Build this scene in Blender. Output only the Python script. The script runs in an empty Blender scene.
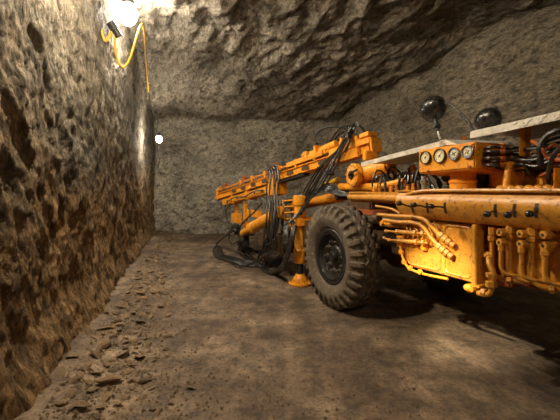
import bpy, bmesh, math, random
from mathutils import Vector, Matrix, noise
random.seed(7)
S = bpy.context.scene
COL = S.collection
V = Vector
F = 365.0            # focal length in pixels
HC = 1.3             # camera height
HY = 190.0           # horizon row
# ------------------------------------------------------------------ camera
cam = bpy.data.cameras.new('camera'); camo = bpy.data.objects.new('camera', cam); COL.objects.link(camo)
camo.location = (0, 0, HC); camo.rotation_euler = (math.pi/2, 0, 0)
cam.sensor_width = 36; cam.lens = 36*F/560; cam.shift_y = -(210-HY)/560
cam.clip_start = .05; cam.clip_end = 100
S.camera = camo
S.view_settings.view_transform = 'Standard'; S.view_settings.look = 'None'
S.view_settings.gamma = 1; S.view_settings.use_curve_mapping = False
S.view_settings.exposure = 0.75

# ------------------------------------------------------------------ coordinates
P0 = V((.555, 3.95, 0)); AX = V((.4222, -.9065, 0)); BX = V((.9065, .4222, 0))
def W(px, py, Y):
    return V(((px-280)/F*Y, Y, HC-(py-HY)/F*Y))
def Q(px, py, b):                    # point of the machine's own frame on its lengthwise plane b
    rx = (px-280)/F
    Y = (b+P0.x*BX.x+P0.y*BX.y)/(rx*BX.x+BX.y)
    X = rx*Y
    return V(((X-P0.x)*AX.x+(Y-P0.y)*AX.y, b, HC-(py-HY)/F*Y))

# ------------------------------------------------------------------ materials
def mat(name):
    m = bpy.data.materials.new(name); m.use_nodes = True
    nt = m.node_tree; b = nt.nodes['Principled BSDF']
    return m, nt, b
def nd(nt, t, **k):
    n = nt.nodes.new(t)
    for a, v in k.items():
        if a in n.inputs.keys(): n.inputs[a].default_value = v
        else: setattr(n, a, v)
    return n
def ramp(nt, src, stops):
    r = nt.nodes.new('ShaderNodeValToRGB'); e = r.color_ramp.elements
    while len(e) < len(stops): e.new(.5)
    for i, (p, c) in enumerate(stops):
        e[i].position = p; e[i].color = (*c, 1) if len(c) == 3 else c
    nt.links.new(src, r.inputs[0]); return r.outputs[0]
def g(v): return (v, v, v)
def mixc(nt, f, a, b, mode='MIX'):
    m = nt.nodes.new('ShaderNodeMix'); m.data_type = 'RGBA'; m.blend_type = mode
    for s, i in ((f, 0), (a, 6), (b, 7)):
        if hasattr(s, 'links'): nt.links.new(s, m.inputs[i])
        else: m.inputs[i].default_value = s if i == 0 else (*s, 1)
    return m.outputs[2]
def bump(nt, b, h, strength, dist, prev=None):
    n = nd(nt, 'ShaderNodeBump', Strength=strength, Distance=dist)
    nt.links.new(h, n.inputs['Height'])
    if prev: nt.links.new(prev, n.inputs['Normal'])
    nt.links.new(n.outputs[0], b.inputs['Normal']); return n.outputs[0]

def rock_mat(name, dark, mid, light, stretch=(1, 1, 1), rot=(0, 0, 0), ochre=None, dist=.09, sc=6.5):
    m, nt, b = mat(name)
    tc = nt.nodes.new('ShaderNodeTexCoord')
    m0 = nd(nt, 'ShaderNodeMapping'); m0.inputs['Rotation'].default_value = rot; nt.links.new(tc.outputs['Object'], m0.inputs[0])
    mp = nd(nt, 'ShaderNodeMapping'); mp.inputs['Scale'].default_value = stretch; nt.links.new(m0.outputs[0], mp.inputs[0])
    n1 = nd(nt, 'ShaderNodeTexNoise', Scale=sc, Detail=14.0, Roughness=.74, Distortion=.35)
    n2 = nd(nt, 'ShaderNodeTexNoise', Scale=1.0, Detail=6.0, Roughness=.6)
    n3 = nd(nt, 'ShaderNodeTexVoronoi', Scale=11.0); n3.feature = 'SMOOTH_F1'
    n3.inputs['Smoothness'].default_value = .25
    n4 = nd(nt, 'ShaderNodeTexNoise', Scale=19.0, Detail=10.0, Roughness=.75, Distortion=.5)
    wp = nd(nt, 'ShaderNodeTexNoise', Scale=5.0, Detail=5.0, Roughness=.65)
    for n in (n1, n4, wp): nt.links.new(mp.outputs[0], n.inputs['Vector'])
    nt.links.new(tc.outputs['Object'], n2.inputs['Vector'])
    wv = mixc(nt, .45, mp.outputs[0], wp.outputs['Color'], 'ADD'); nt.links.new(wv, n3.inputs['Vector'])
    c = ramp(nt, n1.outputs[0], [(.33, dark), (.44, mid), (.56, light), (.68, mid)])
    c2 = ramp(nt, n2.outputs[0], [(.35, g(.65)), (.65, g(1.25))])
    c = mixc(nt, 1.0, c, c2, 'MULTIPLY')
    cr = ramp(nt, n4.outputs[0], [(.38, g(.12)), (.47, g(.8)), (.60, g(1.5))])
    c = mixc(nt, .65, c, cr, 'MULTIPLY')
    if ochre:
        sp = nt.nodes.new('ShaderNodeSeparateXYZ'); nt.links.new(tc.outputs['Object'], sp.inputs[0])
        ad = nd(nt, 'ShaderNodeMath', operation='MULTIPLY_ADD'); nt.links.new(n2.outputs[0], ad.inputs[0])
        ad.inputs[1].default_value = -2.4; nt.links.new(sp.outputs[2], ad.inputs[2])
        f = ramp(nt, ad.outputs[0], [(0.0, g(1)), (.75, g(0))])
        c = mixc(nt, f, c, mixc(nt, 1.0, c, ochre, 'MULTIPLY'))
    nt.links.new(c, b.inputs['Base Color']); b.inputs['Roughness'].default_value = .8
    b.inputs['Specular IOR Level'].default_value = .35
    p = bump(nt, b, n1.outputs[0], 1.0, dist*2.6*4.5/sc*1.25)
    p = bump(nt, b, n3.outputs['Distance'], 1.0, dist*.55, p)
    bump(nt, b, n4.outputs[0], 1.0, dist*.55, p)
    return m
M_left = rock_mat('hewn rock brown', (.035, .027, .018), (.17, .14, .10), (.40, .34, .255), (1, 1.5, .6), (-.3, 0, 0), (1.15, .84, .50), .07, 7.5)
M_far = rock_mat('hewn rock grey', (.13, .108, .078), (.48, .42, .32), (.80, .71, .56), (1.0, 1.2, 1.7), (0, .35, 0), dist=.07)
M_ceil = rock_mat('hewn rock roof', (.045, .036, .025), (.31, .26, .19), (.60, .51, .39), (1.9, .75, 1), (0, 0, -.42), dist=.07)
M_right = rock_mat('hewn rock tan', (.10, .08, .055), (.36, .30, .21), (.66, .56, .41), (.75, .75, 1.9), (.18, .0, 0), dist=.07)

m, nt, b = mat('packed dirt'); M_floor = m
tc = nt.nodes.new('ShaderNodeTexCoord')
n1 = nd(nt, 'ShaderNodeTexNoise', Scale=1.3, Detail=8.0, Roughness=.62); n2 = nd(nt, 'ShaderNodeTexNoise', Scale=30.0, Detail=6.0, Roughness=.75)
n3 = nd(nt, 'ShaderNodeTexVoronoi', Scale=22.0)
mp = nd(nt, 'ShaderNodeMapping'); mp.inputs['Scale'].default_value = (4.5, .8, 1); mp.inputs['Rotation'].default_value = (0, 0, -.3)
nt.links.new(tc.outputs['Object'], mp.inputs[0])
n5 = nd(nt, 'ShaderNodeTexNoise', Scale=1.2, Detail=5.0); nt.links.new(mp.outputs[0], n5.inputs['Vector'])
for n in (n1, n2, n3): nt.links.new(tc.outputs['Object'], n.inputs['Vector'])
n6 = nd(nt, 'ShaderNodeTexNoise', Scale=75.0, Detail=3.0); nt.links.new(tc.outputs['Object'], n6.inputs['Vector'])
n7 = nd(nt, 'ShaderNodeTexNoise', Scale=6.0, Detail=9.0, Roughness=.7); nt.links.new(tc.outputs['Object'], n7.inputs['Vector'])
c = ramp(nt, n1.outputs[0], [(.3, (.06, .038, .023)), (.5, (.145, .098, .06)), (.68, (.27, .198, .125))])
c = mixc(nt, .7, c, ramp(nt, n7.outputs[0], [(.36, g(.3)), (.5, g(1)), (.62, g(1.6))]), 'MULTIPLY')
c = mixc(nt, .6, c, ramp(nt, n2.outputs[0], [(.36, g(.25)), (.47, g(1)), (.62, g(1.5))]), 'MULTIPLY')
c = mixc(nt, .7, c, ramp(nt, n6.outputs[0], [(.30, g(.2)), (.38, g(1)), (.66, g(1.1)), (.72, g(1.8))]), 'MULTIPLY')
c = mixc(nt, .6, c, ramp(nt, n5.outputs[0], [(.35, g(.5)), (.65, g(1.35))]), 'MULTIPLY')
nt.links.new(c, b.inputs['Base Color']); b.inputs['Roughness'].default_value = .72
p = bump(nt, b, n2.outputs[0], .8, .025); p = bump(nt, b, n7.outputs[0], .9, .06, p); bump(nt, b, n1.outputs[0], .6, .08, p)

m, nt, b = mat('rubble stone'); M_stone = m
tc = nt.nodes.new('ShaderNodeTexCoord'); oi = nt.nodes.new('ShaderNodeObjectInfo')
n1 = nd(nt, 'ShaderNodeTexNoise', Scale=14.0, Detail=8.0, Roughness=.7); nt.links.new(tc.outputs['Object'], n1.inputs['Vector'])
c = ramp(nt, n1.outputs[0], [(.3, (.06, .038, .02)), (.6, (.26, .18, .10))])
c = mixc(nt, 1.0, c, ramp(nt, oi.outputs['Random'], [(0, g(.6)), (1, (1.35, 1.25, 1.1))]), 'MULTIPLY')
nt.links.new(c, b.inputs['Base Color']); b.inputs['Roughness'].default_value = .8; bump(nt, b, n1.outputs[0], .8, .02)

def paint(name, a, c_, dirt, rough=.42, metal=0.0, wear=.5, scale=5.0):
    m, nt, b = mat(name)
    tc = nt.nodes.new('ShaderNodeTexCoord')
    n1 = nd(nt, 'ShaderNodeTexNoise', Scale=scale, Detail=8.0, Roughness=.65); n2 = nd(nt, 'ShaderNodeTexNoise', Scale=scale*7, Detail=6.0, Roughness=.7)
    for n in (n1, n2): nt.links.new(tc.outputs['Object'], n.inputs['Vector'])
    c = ramp(nt, n1.outputs[0], [(.35, a), (.65, c_)])
    f = ramp(nt, n2.outputs[0], [(.54, g(0)), (.66, g(wear))])
    c = mixc(nt, f, c, dirt)
    f2 = ramp(nt, n1.outputs[0], [(.58, g(0)), (.78, g(wear*.9))])
    c = mixc(nt, f2, c, dirt)
    nt.links.new(c, b.inputs['Base Color'])
    r = ramp(nt, n2.outputs[0], [(.4, g(rough-.08)), (.7, g(rough+.25))]); nt.links.new(r, b.inputs['Roughness'])
    b.inputs['Metallic'].default_value = metal
    bump(nt, b, n2.outputs[0], .35, .006)
    return m
M_or = paint('worn orange paint', (.78, .27, .010), (.90, .38, .022), (.10, .04, .012), wear=.8)
M_gold = paint('dusty golden paint', (.50, .205, .020), (.68, .32, .045), (.08, .035, .011), .34, wear=.85)
M_rust = paint('rust red paint', (.30, .06, .015), (.42, .11, .02), (.07, .03, .015), .5, 0, .7)
M_blk = paint('black steel', (.018, .017, .016), (.035, .033, .03), (.09, .07, .05), .42, 0, .5)
M_hose = paint('black rubber hose', (.012, .011, .010), (.025, .023, .02), (.10, .085, .06), .3, 0, .4)
M_rod = paint('bare steel', (.42, .40, .36), (.55, .52, .47), (.2, .16, .11), .3, .8, .5)
M_dark = paint('grimy chassis steel', (.05, .028, .012), (.11, .055, .02), (.02, .014, .01), .6)
M_lamp = paint('gloss black lamp shell', (.012, .012, .012), (.02, .02, .02), (.06, .05, .04), .22, 0, .3)
M_tyre = paint('dusty tyre rubber', (.055, .040, .027), (.12, .09, .06), (.30, .215, .13), .7, 0, .7, 4)
M_rim = paint('dark rim steel', (.011, .010, .009), (.022, .02, .017), (.09, .07, .05), .36, 0, .5)
M_nut = paint('dusty wheel nut', (.06, .05, .04), (.13, .105, .08), (.2, .16, .11), .5, 0, .6)
M_face = paint('cream dial', (.75, .62, .36), (.85, .74, .48), (.5, .38, .2), .35, 0, .3)
M_blue = paint('blue silver dial', (.35, .42, .62), (.6, .64, .75), (.2, .2, .25), .3, .2, .4)
M_yel = paint('yellow cable', (.80, .43, .02), (.9, .52, .04), (.5, .3, .05), .45, 0, .2)
# tread plate
m, nt, b = mat('tread plate'); M_plate = m
tc = nt.nodes.new('ShaderNodeTexCoord')
sep = nt.nodes.new('ShaderNodeSeparateXYZ'); nt.links.new(tc.outputs['Object'], sep.inputs[0])
n1 = nd(nt, 'ShaderNodeTexNoise', Scale=14.0, Detail=7.0, Roughness=.7); nt.links.new(tc.outputs['Object'], n1.inputs['Vector'])
c = ramp(nt, n1.outputs[0], [(.3, (.42, .38, .31)), (.7, (.78, .73, .64))])
nt.links.new(c, b.inputs['Base Color']); b.inputs['Roughness'].default_value = .42; b.inputs['Metallic'].default_value = .1
bump(nt, b, n1.outputs[0], .3, .004)
def glow(name, col, s):
    m, nt, b = mat(name); b.inputs['Emission Color'].default_value = (*col, 1); b.inputs['Emission Strength'].default_value = s
    b.inputs['Base Color'].default_value = (1, 1, 1, 1); return m
M_glow = glow('lit bulb glass', (1, .93, .80), 30)

# ------------------------------------------------------------------ mesh builder
def catmull(pts, n=6):
    pts = [V(p) for p in pts]
    if len(pts) < 3: return pts
    P = [pts[0]*2-pts[1]]+pts+[pts[-1]*2-pts[-2]]; out = []
    for i in range(1, len(P)-2):
        for k in range(n):
            t = k/n; a, b_, c_, d = P[i-1], P[i], P[i+1], P[i+2]
            out.append(.5*((2*b_)+(c_-a)*t+(2*a-5*b_+4*c_-d)*t*t+(3*b_-a-3*c_+d)*t**3))
    out.append(P[-2]); return out
def frame(d):
    d = d.normalized(); u = d.cross(V((0, 0, 1)))
    if u.length < .05: u = d.cross(V((1, 0, 0)))
    u.normalize(); return u, d.cross(u).normalized()
class MB:
    def __init__(s): s.bm = bmesh.new(); s.mi = 0; s.mats = []
    def m(s, mt):
        if mt not in s.mats: s.mats.append(mt)
        s.mi = s.mats.index(mt); return s
    def face(s, vs):
        try: f = s.bm.faces.new(vs); f.material_index = s.mi; return f
        except ValueError: return None
    def ring(s, c, u, v, r, n): return [s.bm.verts.new(c+u*(math.cos(k/n*math.tau)*r)+v*(math.sin(k/n*math.tau)*r)) for k in range(n)]
    def join(s, a, b_):
        n = len(a)
        for k in range(n): s.face((a[k], a[(k+1) % n], b_[(k+1) % n], b_[k]))
    def lathe(s, o, d, prof, n=24, caps=True):
        o = V(o); d = V(d).normalized(); u, v = frame(d); R = [s.ring(o+d*h, u, v, max(r, .0005), n) for r, h in prof]
        for a, b_ in zip(R, R[1:]): s.join(a, b_)
        if caps: s.face(R[0][::-1]); s.face(R[-1])
        return s
    def cyl(s, p0, p1, r0, r1=None, n=16, bev=None):
        p0 = V(p0); p1 = V(p1); r1 = r0 if r1 is None else r1; L = (p1-p0).length
        b_ = min(r0, r1)*.12 if bev is None else bev
        return s.lathe(p0, p1-p0, [(r0-b_, 0), (r0, b_), (r1, L-b_), (r1-b_, L)], n)
    def tube(s, pts, r, n=8, sub=6):
        pts = catmull(pts, sub); R = []; u = None
        for i, p in enumerate(pts):
            d = (pts[min(i+1, len(pts)-1)]-pts[max(i-1, 0)]).normalized()
            if u is None: u, v = frame(d)
            else: u = (u-d*u.dot(d)).normalized(); v = d.cross(u)
            rr = r(i/(len(pts)-1)) if callable(r) else r
            R.append(s.ring(p, u, v, rr, n))
        for a, b_ in zip(R, R[1:]): s.join(a, b_)
        s.face(R[0][::-1]); s.face(R[-1]); return s
    def hexa(s, p, bev=.006):      # p: 4 bottom + 4 top points
        t = bmesh.new(); vs = [t.verts.new(V(q)) for q in p]
        for f in ((3, 2, 1, 0), (4, 5, 6, 7), (0, 1, 5, 4), (1, 2, 6, 5), (2, 3, 7, 6), (3, 0, 4, 7)): t.faces.new([vs[k] for k in f])
        if bev: bmesh.ops.bevel(t, geom=t.edges[:], offset=bev, segments=2, affect='EDGES', clamp_overlap=True)
        s.add(t); return s
    def box(s, c, sz, bev=.006, R=None):
        c = V(c); x, y, z = (k/2 for k in sz); R = R or Matrix.Identity(3)
        return s.hexa([c+R@V(q) for q in ((-x, -y, -z), (x, -y, -z), (x, y, -z), (-x, y, -z), (-x, -y, z), (x, -y, z), (x, y, z), (-x, y, z))], bev)
    def b2(s, lo, hi, bev=.006):
        lo = V(lo); hi = V(hi); return s.box((lo+hi)/2, hi-lo, bev)
    def prism(s, poly, ext, bev=.004):
        t = bmesh.new(); a = [t.verts.new(V(q)) for q in poly]; b_ = [t.verts.new(V(q)+V(ext)) for q in poly]; n = len(a)
        t.faces.new(a[::-1]); t.faces.new(b_)
        for k in range(n): t.faces.new((a[k], a[(k+1) % n], b_[(k+1) % n], b_[k]))
        if bev: bmesh.ops.bevel(t, geom=t.edges[:], offset=bev, segments=1, affect='EDGES', clamp_overlap=True)
        s.add(t); return s
    def add(s, t):
        mp = {v: s.bm.verts.new(v.co) for v in t.verts}
        for f in t.faces: s.face([mp[v] for v in f.verts])
        t.free()
    def ball(s, c, r, sc=(1, 1, 1), R=None, n=16):
        R = R or Matrix.Identity(3); c = V(c); rings = []
        for i in range(1, n//2):
            th = math.pi*i/(n//2)
            rings.append([s.bm.verts.new(c+R@V((r*sc[0]*math.sin(th)*math.cos(k/n*math.tau), r*sc[1]*math.sin(th)*math.sin(k/n*math.tau), r*sc[2]*math.cos(th)))) for k in range(n)])
        for a, b_ in zip(rings, rings[1:]): s.join(a, b_)
        s.face(rings[0]); s.face(rings[-1][::-1]); return s
    def nut(s, c, d, r, h): d = V(d).normalized(); return s.cyl(V(c), V(c)+d*h, r, n=6, bev=r*.1)
    def build(s, name, mt=None, parent=None, ang=38, label=None):
        bm = s.bm; bmesh.ops.recalc_face_normals(bm, faces=bm.faces[:])
        groups = [list(bm.faces)]
        if parent:                      # pieces that do not touch become parts of their own
            bm.verts.index_update(); isl = {}; n = len(bm.verts); par = list(range(n))
            def find(a):
                while par[a] != a: par[a] = par[par[a]]; a = par[a]
                return a
            for e in bm.edges: par[find(e.verts[0].index)] = find(e.verts[1].index)
            for f in bm.faces: isl.setdefault(find(f.verts[0].index), []).append(f)
            items = []
            for fs in isl.values():
                P = [v.co for f in fs for v in f.verts]
                items.append([fs, [min(p[k] for p in P)-.004 for k in range(3)], [max(p[k] for p in P)+.004 for k in range(3)]])
            ch = True
            while ch and len(items) > 1:
                ch = False; out = []
                for it in items:
                    for o in out:
                        if all(it[1][k] <= o[2][k] and o[1][k] <= it[2][k] for k in range(3)):
                            o[0] = o[0]+it[0]; o[1] = [min(a, b_) for a, b_ in zip(o[1], it[1])]; o[2] = [max(a, b_) for a, b_ in zip(o[2], it[2])]; ch = True; break
                    else: out.append(it)
                items = out
            groups = sorted((it[0] for it in items), key=lambda q: -len(q))
        first = None
        for fs in groups:
            idx = {}; vs = []; fl = []; mi = []
            for f in fs:
                fi = []
                for v in f.verts:
                    if v not in idx: idx[v] = len(vs); vs.append(v.co[:])
                    fi.append(idx[v])
                fl.append(fi); mi.append(f.material_index)
            me = bpy.data.meshes.new(name); me.from_pydata(vs, [], fl)
            for k in (s.mats or [mt]): me.materials.append(k)
            me.polygons.foreach_set('material_index', mi); me.shade_smooth(); me.set_sharp_from_angle(angle=math.radians(ang))
            o = bpy.data.objects.new(name, me); COL.objects.link(o)
            if parent: o.parent = parent
            if label: o['label'] = label
            first = first or o
        bm.free(); return first
def tag(o, label=None, cat=None, group=None, kind=None):
    for k, v in (('label', label), ('category', cat), ('group', group), ('kind', kind)):
        if v: o[k] = v
    return o
def empty(name, loc, rz=0):
    o = bpy.data.objects.new(name, None); COL.objects.link(o); o.location = loc; o.rotation_euler = (0, 0, rz); o.empty_display_size = .1; return o

# ------------------------------------------------------------------ setting
def sm(x): x = min(1, max(0, x)); return x*x*(3-2*x)
def fn(p, s, o=5):
    a = 1; r = 0; t = 0
    for k in range(o): r += a*noise.noise(p*s*(2.03**k)+V((k*7.1, 3.3*k, 1.7))); t += a; a *= .56
    return r/t
def ridged(p, s, o=4):
    a = 1; r = 0; t = 0
    for k in range(o): r += a*(1-2*abs(noise.noise(p*s*(2.1**k)+V((k*5.1, 1.3*k, 9.7))))); t += a; a *= .55
    return r/t-.55
def chip(p, s):                        # pick marks: shallow bowls that meet in sharp ridges
    q = p*s+.30*noise.noise_vector(p*s*.9+V((4, 2, 7)))+.16*noise.noise_vector(p*s*2.7)
    d = noise.voronoi(q)[0]; return .45-min(1, d[0]*d[0]*1.1+.25*(d[0]))*1.0 if False else min(1.1, d[0]*1.15)**1.6-.42
def sheet(name, mt, fnc, nu, nv, kind='structure'):
    vs = []; fs = []
    for i in range(nu+1):
        for j in range(nv+1): vs.append(fnc(i/nu, j/nv))
    for i in range(nu):
        for j in range(nv):
            k = i*(nv+1)+j; fs.append((k, k+1, k+nv+2, k+nv+1))
    me = bpy.data.meshes.new(name); me.from_pydata(vs, [], fs); me.materials.append(mt); me.shade_smooth()
    o = bpy.data.objects.new(name, me); COL.objects.link(o); o['kind'] = kind; return o
def leftX(Y): return -.907-.256*Y if Y > 0 else -.907-.12*abs(Y)*1.5
def ceilZ(X, Y): return 3.35+.55*sm((10.6-Y)/5.0)+.12*sm((X-1)/3)
def f_left(u, v):
    Y = -5+17*(u**.85); z = -.15+4.6*v; p = V((0, Y, z))
    q = V((0, Y*1.1+z*.28, z*.42))
    d = .12*fn(q, .9, 3)+.03*ridged(q, 1.9, 3)+.035*fn(V((0, Y+z*.3, z*.7)), 5.5, 3)+.02*chip(V((0, Y*1.2+z*.45, z*.5)), 2.4)+.045*chip(V((0, Y+z*.35, z*.5-Y*.1)), 7)+.02*ridged(V((0, Y*1.3+z*.5, z*.6)), 13, 2)
    d += .10*sm((.5-z)/.5)*(1-.3*noise.noise(V((Y*2, 0, 0))))      # foot swells out
    d -= .06
    return V((leftX(Y)+d, Y+d*.2, z))
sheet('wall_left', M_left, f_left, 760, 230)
def f_far(u, v):
    X = -4.6+8.2*u; z = -.15+4.4*v; p = V((X, 0, z))
    d = .20*fn(p, .7, 3)+.07*ridged(p, 2.4, 3)+.04*fn(p, 8, 2)+.09*chip(V((X*.8+z*.3, 0, z*1.4)), 2.2)+.06*chip(V((X-z*.2, 0, z*1.3+X*.3)), 4.5)+.02*ridged(p, 9, 2)
    return V((X, 10.85-d-.35*sm((z-2.4)/1.2), z))
sheet('wall_back', M_far, f_far, 330, 180)
def f_right(u, v):
    Y = -4+17*u; z = -.15+4.7*v; X = min(3.95-.45*(Y-5.1), 6.2)
    q = V((X, Y, z)); q2 = V((X*.6, Y*.65, z*1.6+Y*.1))
    d = .20*fn(q, .7, 3)+.08*ridged(q2, 1.7, 3)+.03*fn(q, 7, 2)+.09*chip(q2*.8, 1.8)+.06*chip(q2, 4.5)+.02*ridged(q2, 8, 2)
    return V((X-.9*d, Y-.4*d, z))
sheet('wall_right', M_right, f_right, 420, 150)
def f_ceil(u, v):
    X = -4.8+12*u; Y = -5+17.2*v
    q = V(((Y*.9-X*.42)*.5, (X*.9+Y*.42)*1.2+.25*math.sin(Y*.8), 0))
    d = .20*fn(V((X, Y, 3)), .5, 3)+.15*ridged(q, .95, 3)+.05*ridged(q, 3.6, 2)+.03*fn(V((X, Y, 1)), 7, 2)-.09*chip(q, 1.9)-.07*chip(V((q.x*1.6, q.y, 0)), 4.2)
    return V((X, Y, ceilZ(X, Y)+d))
sheet('ceiling', M_ceil, f_ceil, 360, 520)
def floorZ(X, Y):
    w = X-leftX(Y)
    z = .02*fn(V((X, Y, 0)), .8, 3)+.012*fn(V((X, Y, 0)), 5, 3)
    z += .10*sm((.75-w)/.75)+.035*fn(V((X, Y, 5)), 7, 3)*sm((1.0-w)/.5)
    dm = ((X-P0.x)*BX.x+(Y-P0.y)*BX.y)
    k = sm(abs(dm-.1)/.8) if -4.5 < ((X-P0.x)*AX.x+(Y-P0.y)*AX.y) < 3 else 1
    return z*(.15+.85*k)
def f_floor(u, v):
    X = -4.8+12*u; Y = -5+17.2*v
    return V((X, Y, floorZ(X, Y)))
sheet('floor', M_floor, f_floor, 300, 430)
def f_behind(u, v):
    X = -2.2+9*u; z = -.15+4.9*v; p = V((X, 5, z))
    return V((X, -4.6+.3*fn(p, .8, 4), z))
sheet('wall_front', M_right, f_behind, 60, 30)

# ------------------------------------------------------------------ rubble along the left wall
def stone_mesh(seed, flat):
    r = random.Random(seed); t = bmesh.new(); bmesh.ops.create_icosphere(t, subdivisions=2, radius=1)
    sx, sy, sz = r.uniform(1.1, 1.7), r.uniform(.8, 1.1), flat*r.uniform(.8, 1.2)
    cuts = [V((r.uniform(-1, 1), r.uniform(-1, 1), r.uniform(-.4, 1))).normalized() for _ in range(10)]
    for v in t.verts:
        for c_ in cuts:
            e = v.co.dot(c_)-.42
            if e > 0: v.co -= c_*e
        v.co += v.co.normalized()*.09*noise.noise(v.co*2.2+V((seed, 0, 0)))
        v.co = V((v.co.x*sx, v.co.y*sy, v.co.z*sz))
    me = bpy.data.meshes.new('stone'); t.to_mesh(me); t.free(); me.materials.append(M_stone); me.shade_smooth(); me.set_sharp_from_angle(angle=math.radians(28)); return me
SM = [stone_mesh(i, .24 if i % 3 else .42) for i in range(10)]
rs = random.Random(21); placed = []
def put_stone(X, Y, r, k, label, group, cat='stone'):
    me = SM[k % 10]; o = bpy.data.objects.new('stone', me); COL.objects.link(o)
    o.scale = (r, r, r); o.rotation_euler = (rs.uniform(-.38, .38), rs.uniform(-.38, .38), rs.uniform(0, 6.28))
    lo = min(v.co.z for v in me.vertices)*r
    o.location = (X, Y, floorZ(X, Y)-lo*.95); placed.append((X, Y, r)); return tag(o, label, cat, group)
big = [(46, 385, .085), (70, 372, .075), (98, 384, .055), (88, 345, .06), (72, 338, .07), (118, 333, .05), (104, 322, .06), (60, 392, .06), (128, 300, .055), (140, 318, .04)]
bl = ['broad flat brown slab lying in the corner by the foot of the left wall', 'flat angular slab in the rubble just in front of the left wall', 'thin brown flake on the right edge of the near rubble',
      'blocky brown stone halfway along the near rubble strip', 'flat slab leaning against the foot of the left wall', 'brown stone at the path edge beyond the near slabs',
      'angular slab close to the wall beyond the near slabs', 'brown slab nearest the camera in the rubble strip', 'flat stone in the middle stretch of the rubble strip', 'small stone on the path side of the middle rubble']
for i, (x, y, r) in enumerate(big):
    Y = HC*F/(y-HY); put_stone((x-280)/F*Y, Y, r*1.0, i*3+1, bl[i], None)
zones = [(2.0, 3.3, 85, 'small brown stone flake in the near rubble at the foot of the left wall', 'loose stones in the near rubble'),
         (3.2, 5.5, 90, 'small brown stone in the middle stretch of rubble along the left wall', 'loose stones in the middle rubble'),
         (5.5, 10.0, 75, 'small stone in the far stretch of rubble below the hanging bulb wall', 'loose stones in the far rubble')]
for a, c_, n, lb, gr in zones:
    k = 0; tries = 0
    while k < n and tries < 4000:
        tries += 1
        Y = a+(c_-a)*rs.random()**1.25; w = .20+abs(rs.gauss(0, .22))
        if w > .95: continue
        X = leftX(Y)+w; r = rs.uniform(.022, .072)*(1.2-.6*w)
        if any((X-p[0])**2+(Y-p[1])**2 < ((r+p[2])*.92)**2 for p in placed): continue
        put_stone(X, Y, r, rs.randrange(10), lb, gr); k += 1
# uncountable grit
t = MB(); rg = random.Random(5)
for i in range(3600):
    Y = 1.9+9*rg.random()**1.6; w = .12+abs(rg.gauss(0, .42)); X = leftX(Y)+w
    if rg.random() < .40: X = rg.uniform(leftX(Y)+.2, .28*Y+.3)
    if (X-.5)**2+(Y-3.9)**2 < .6: continue
    r = rg.uniform(.006, .02); z = floorZ(X, Y); c0 = V((X, Y, z+r*.3)); an = rg.uniform(0, 6)
    vs = [t.bm.verts.new(c0+V((math.cos(an+k*1.57)*r*rg.uniform(.7, 1.3), math.sin(an+k*1.57)*r*rg.uniform(.7, 1.3), -r*.5))) for k in range(4)]
    ap = t.bm.verts.new(c0+V((rg.uniform(-.4, .4)*r, rg.uniform(-.4, .4)*r, r*.55)))
    for k in range(4): t.face((vs[k], vs[(k+1) % 4], ap))
tag(t.build('gravel', M_stone), 'fine brown gravel and grit scattered over the tunnel floor', 'gravel', kind='stuff')

# ------------------------------------------------------------------ lights of the mine, plus added unseen fill and flood lamps
def lamp(loc, r, power, col, label, glass=M_glow, rad=None):
    root = empty('mine_or_fill_lamp', loc); tag(root, label, 'lamp', None)
    MB().ball((0, 0, 0), r, (1, 1, 1.25)).build('bulb', glass, root)
    MB().lathe((0, 0, r*1.1), (0, 0, 1), [(r*.55, 0), (r*.62, r*.1), (r*.62, r*.5), (r*.4, r*.9), (r*.12, r*1.1)], 16).build('socket', M_blk, root)
    L = bpy.data.lights.new('lamp_light', 'POINT'); L.energy = power; L.color = col; L.shadow_soft_size = rad or r*1.3
    lo = bpy.data.objects.new('lamp_light', L); COL.objects.link(lo); lo.location = V(loc); return root
warm = (1, .80, .55); neut = (1, .90, .74)
far_lamp = W(159, 139, 7.9)
lamp(far_lamp, .065, 140, neut, 'small bare bulb hanging on a thin wire near the far left corner')
near_lamp = W(128, 14, 4.75)
lamp(near_lamp, .12, 420, neut, 'large glaring lamp high on the left wall beside the yellow cable')
lamp((-1.15, 2.7, 3.3), .028, 520, (1, .85, .62), 'lamp fixed under the roof above the near left wall, out of the picture')
lamp((.6, -1.2, 3.1), .08, 130, (1, .84, .62), 'added fill lamp under the roof behind the camera, out of the picture')  # added fill to brighten the machine side; no source known here
lamp((5.0, 3.9, 3.4), .08, 300, neut, 'added fill lamp under the roof by the right wall beyond the machine, out of the picture')  # unseen extra lamp, put in to brighten the right wall
# added unseen flood with shell and rod, put in to brighten floor under machine
fp = V((-.80, 1.4, 2.3)); ft = V((1.80, 3.16, 0)); fdir = (ft-fp).normalized()
fl = empty('added_flood', fp); tag(fl, 'added flood lamp by the left wall, brightening the floor under the machine, out of the picture', 'lamp')
t = MB(); t.lathe(-fdir*.02, -fdir, [(.10, 0), (.095, .02), (.07, .08), (.03, .12)], 24); t.build('added_flood_shell', M_blk, fl)
t = MB(); t.cyl(-fdir*.1, V((0, -.08, 1.45)), .012, n=8); t.build('added_flood_rod', M_blk, fl)
L = bpy.data.lights.new('lamp_light', 'SPOT'); L.energy = 800; L.color = (1, .84, .58); L.spot_size = math.radians(18); L.spot_blend = 1.0; L.shadow_soft_size = .03
lo = bpy.data.objects.new('lamp_light', L); COL.objects.link(lo); lo.location = fp+fdir*.01; lo.rotation_euler = fdir.to_track_quat('-Z', 'Y').to_euler()

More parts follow.
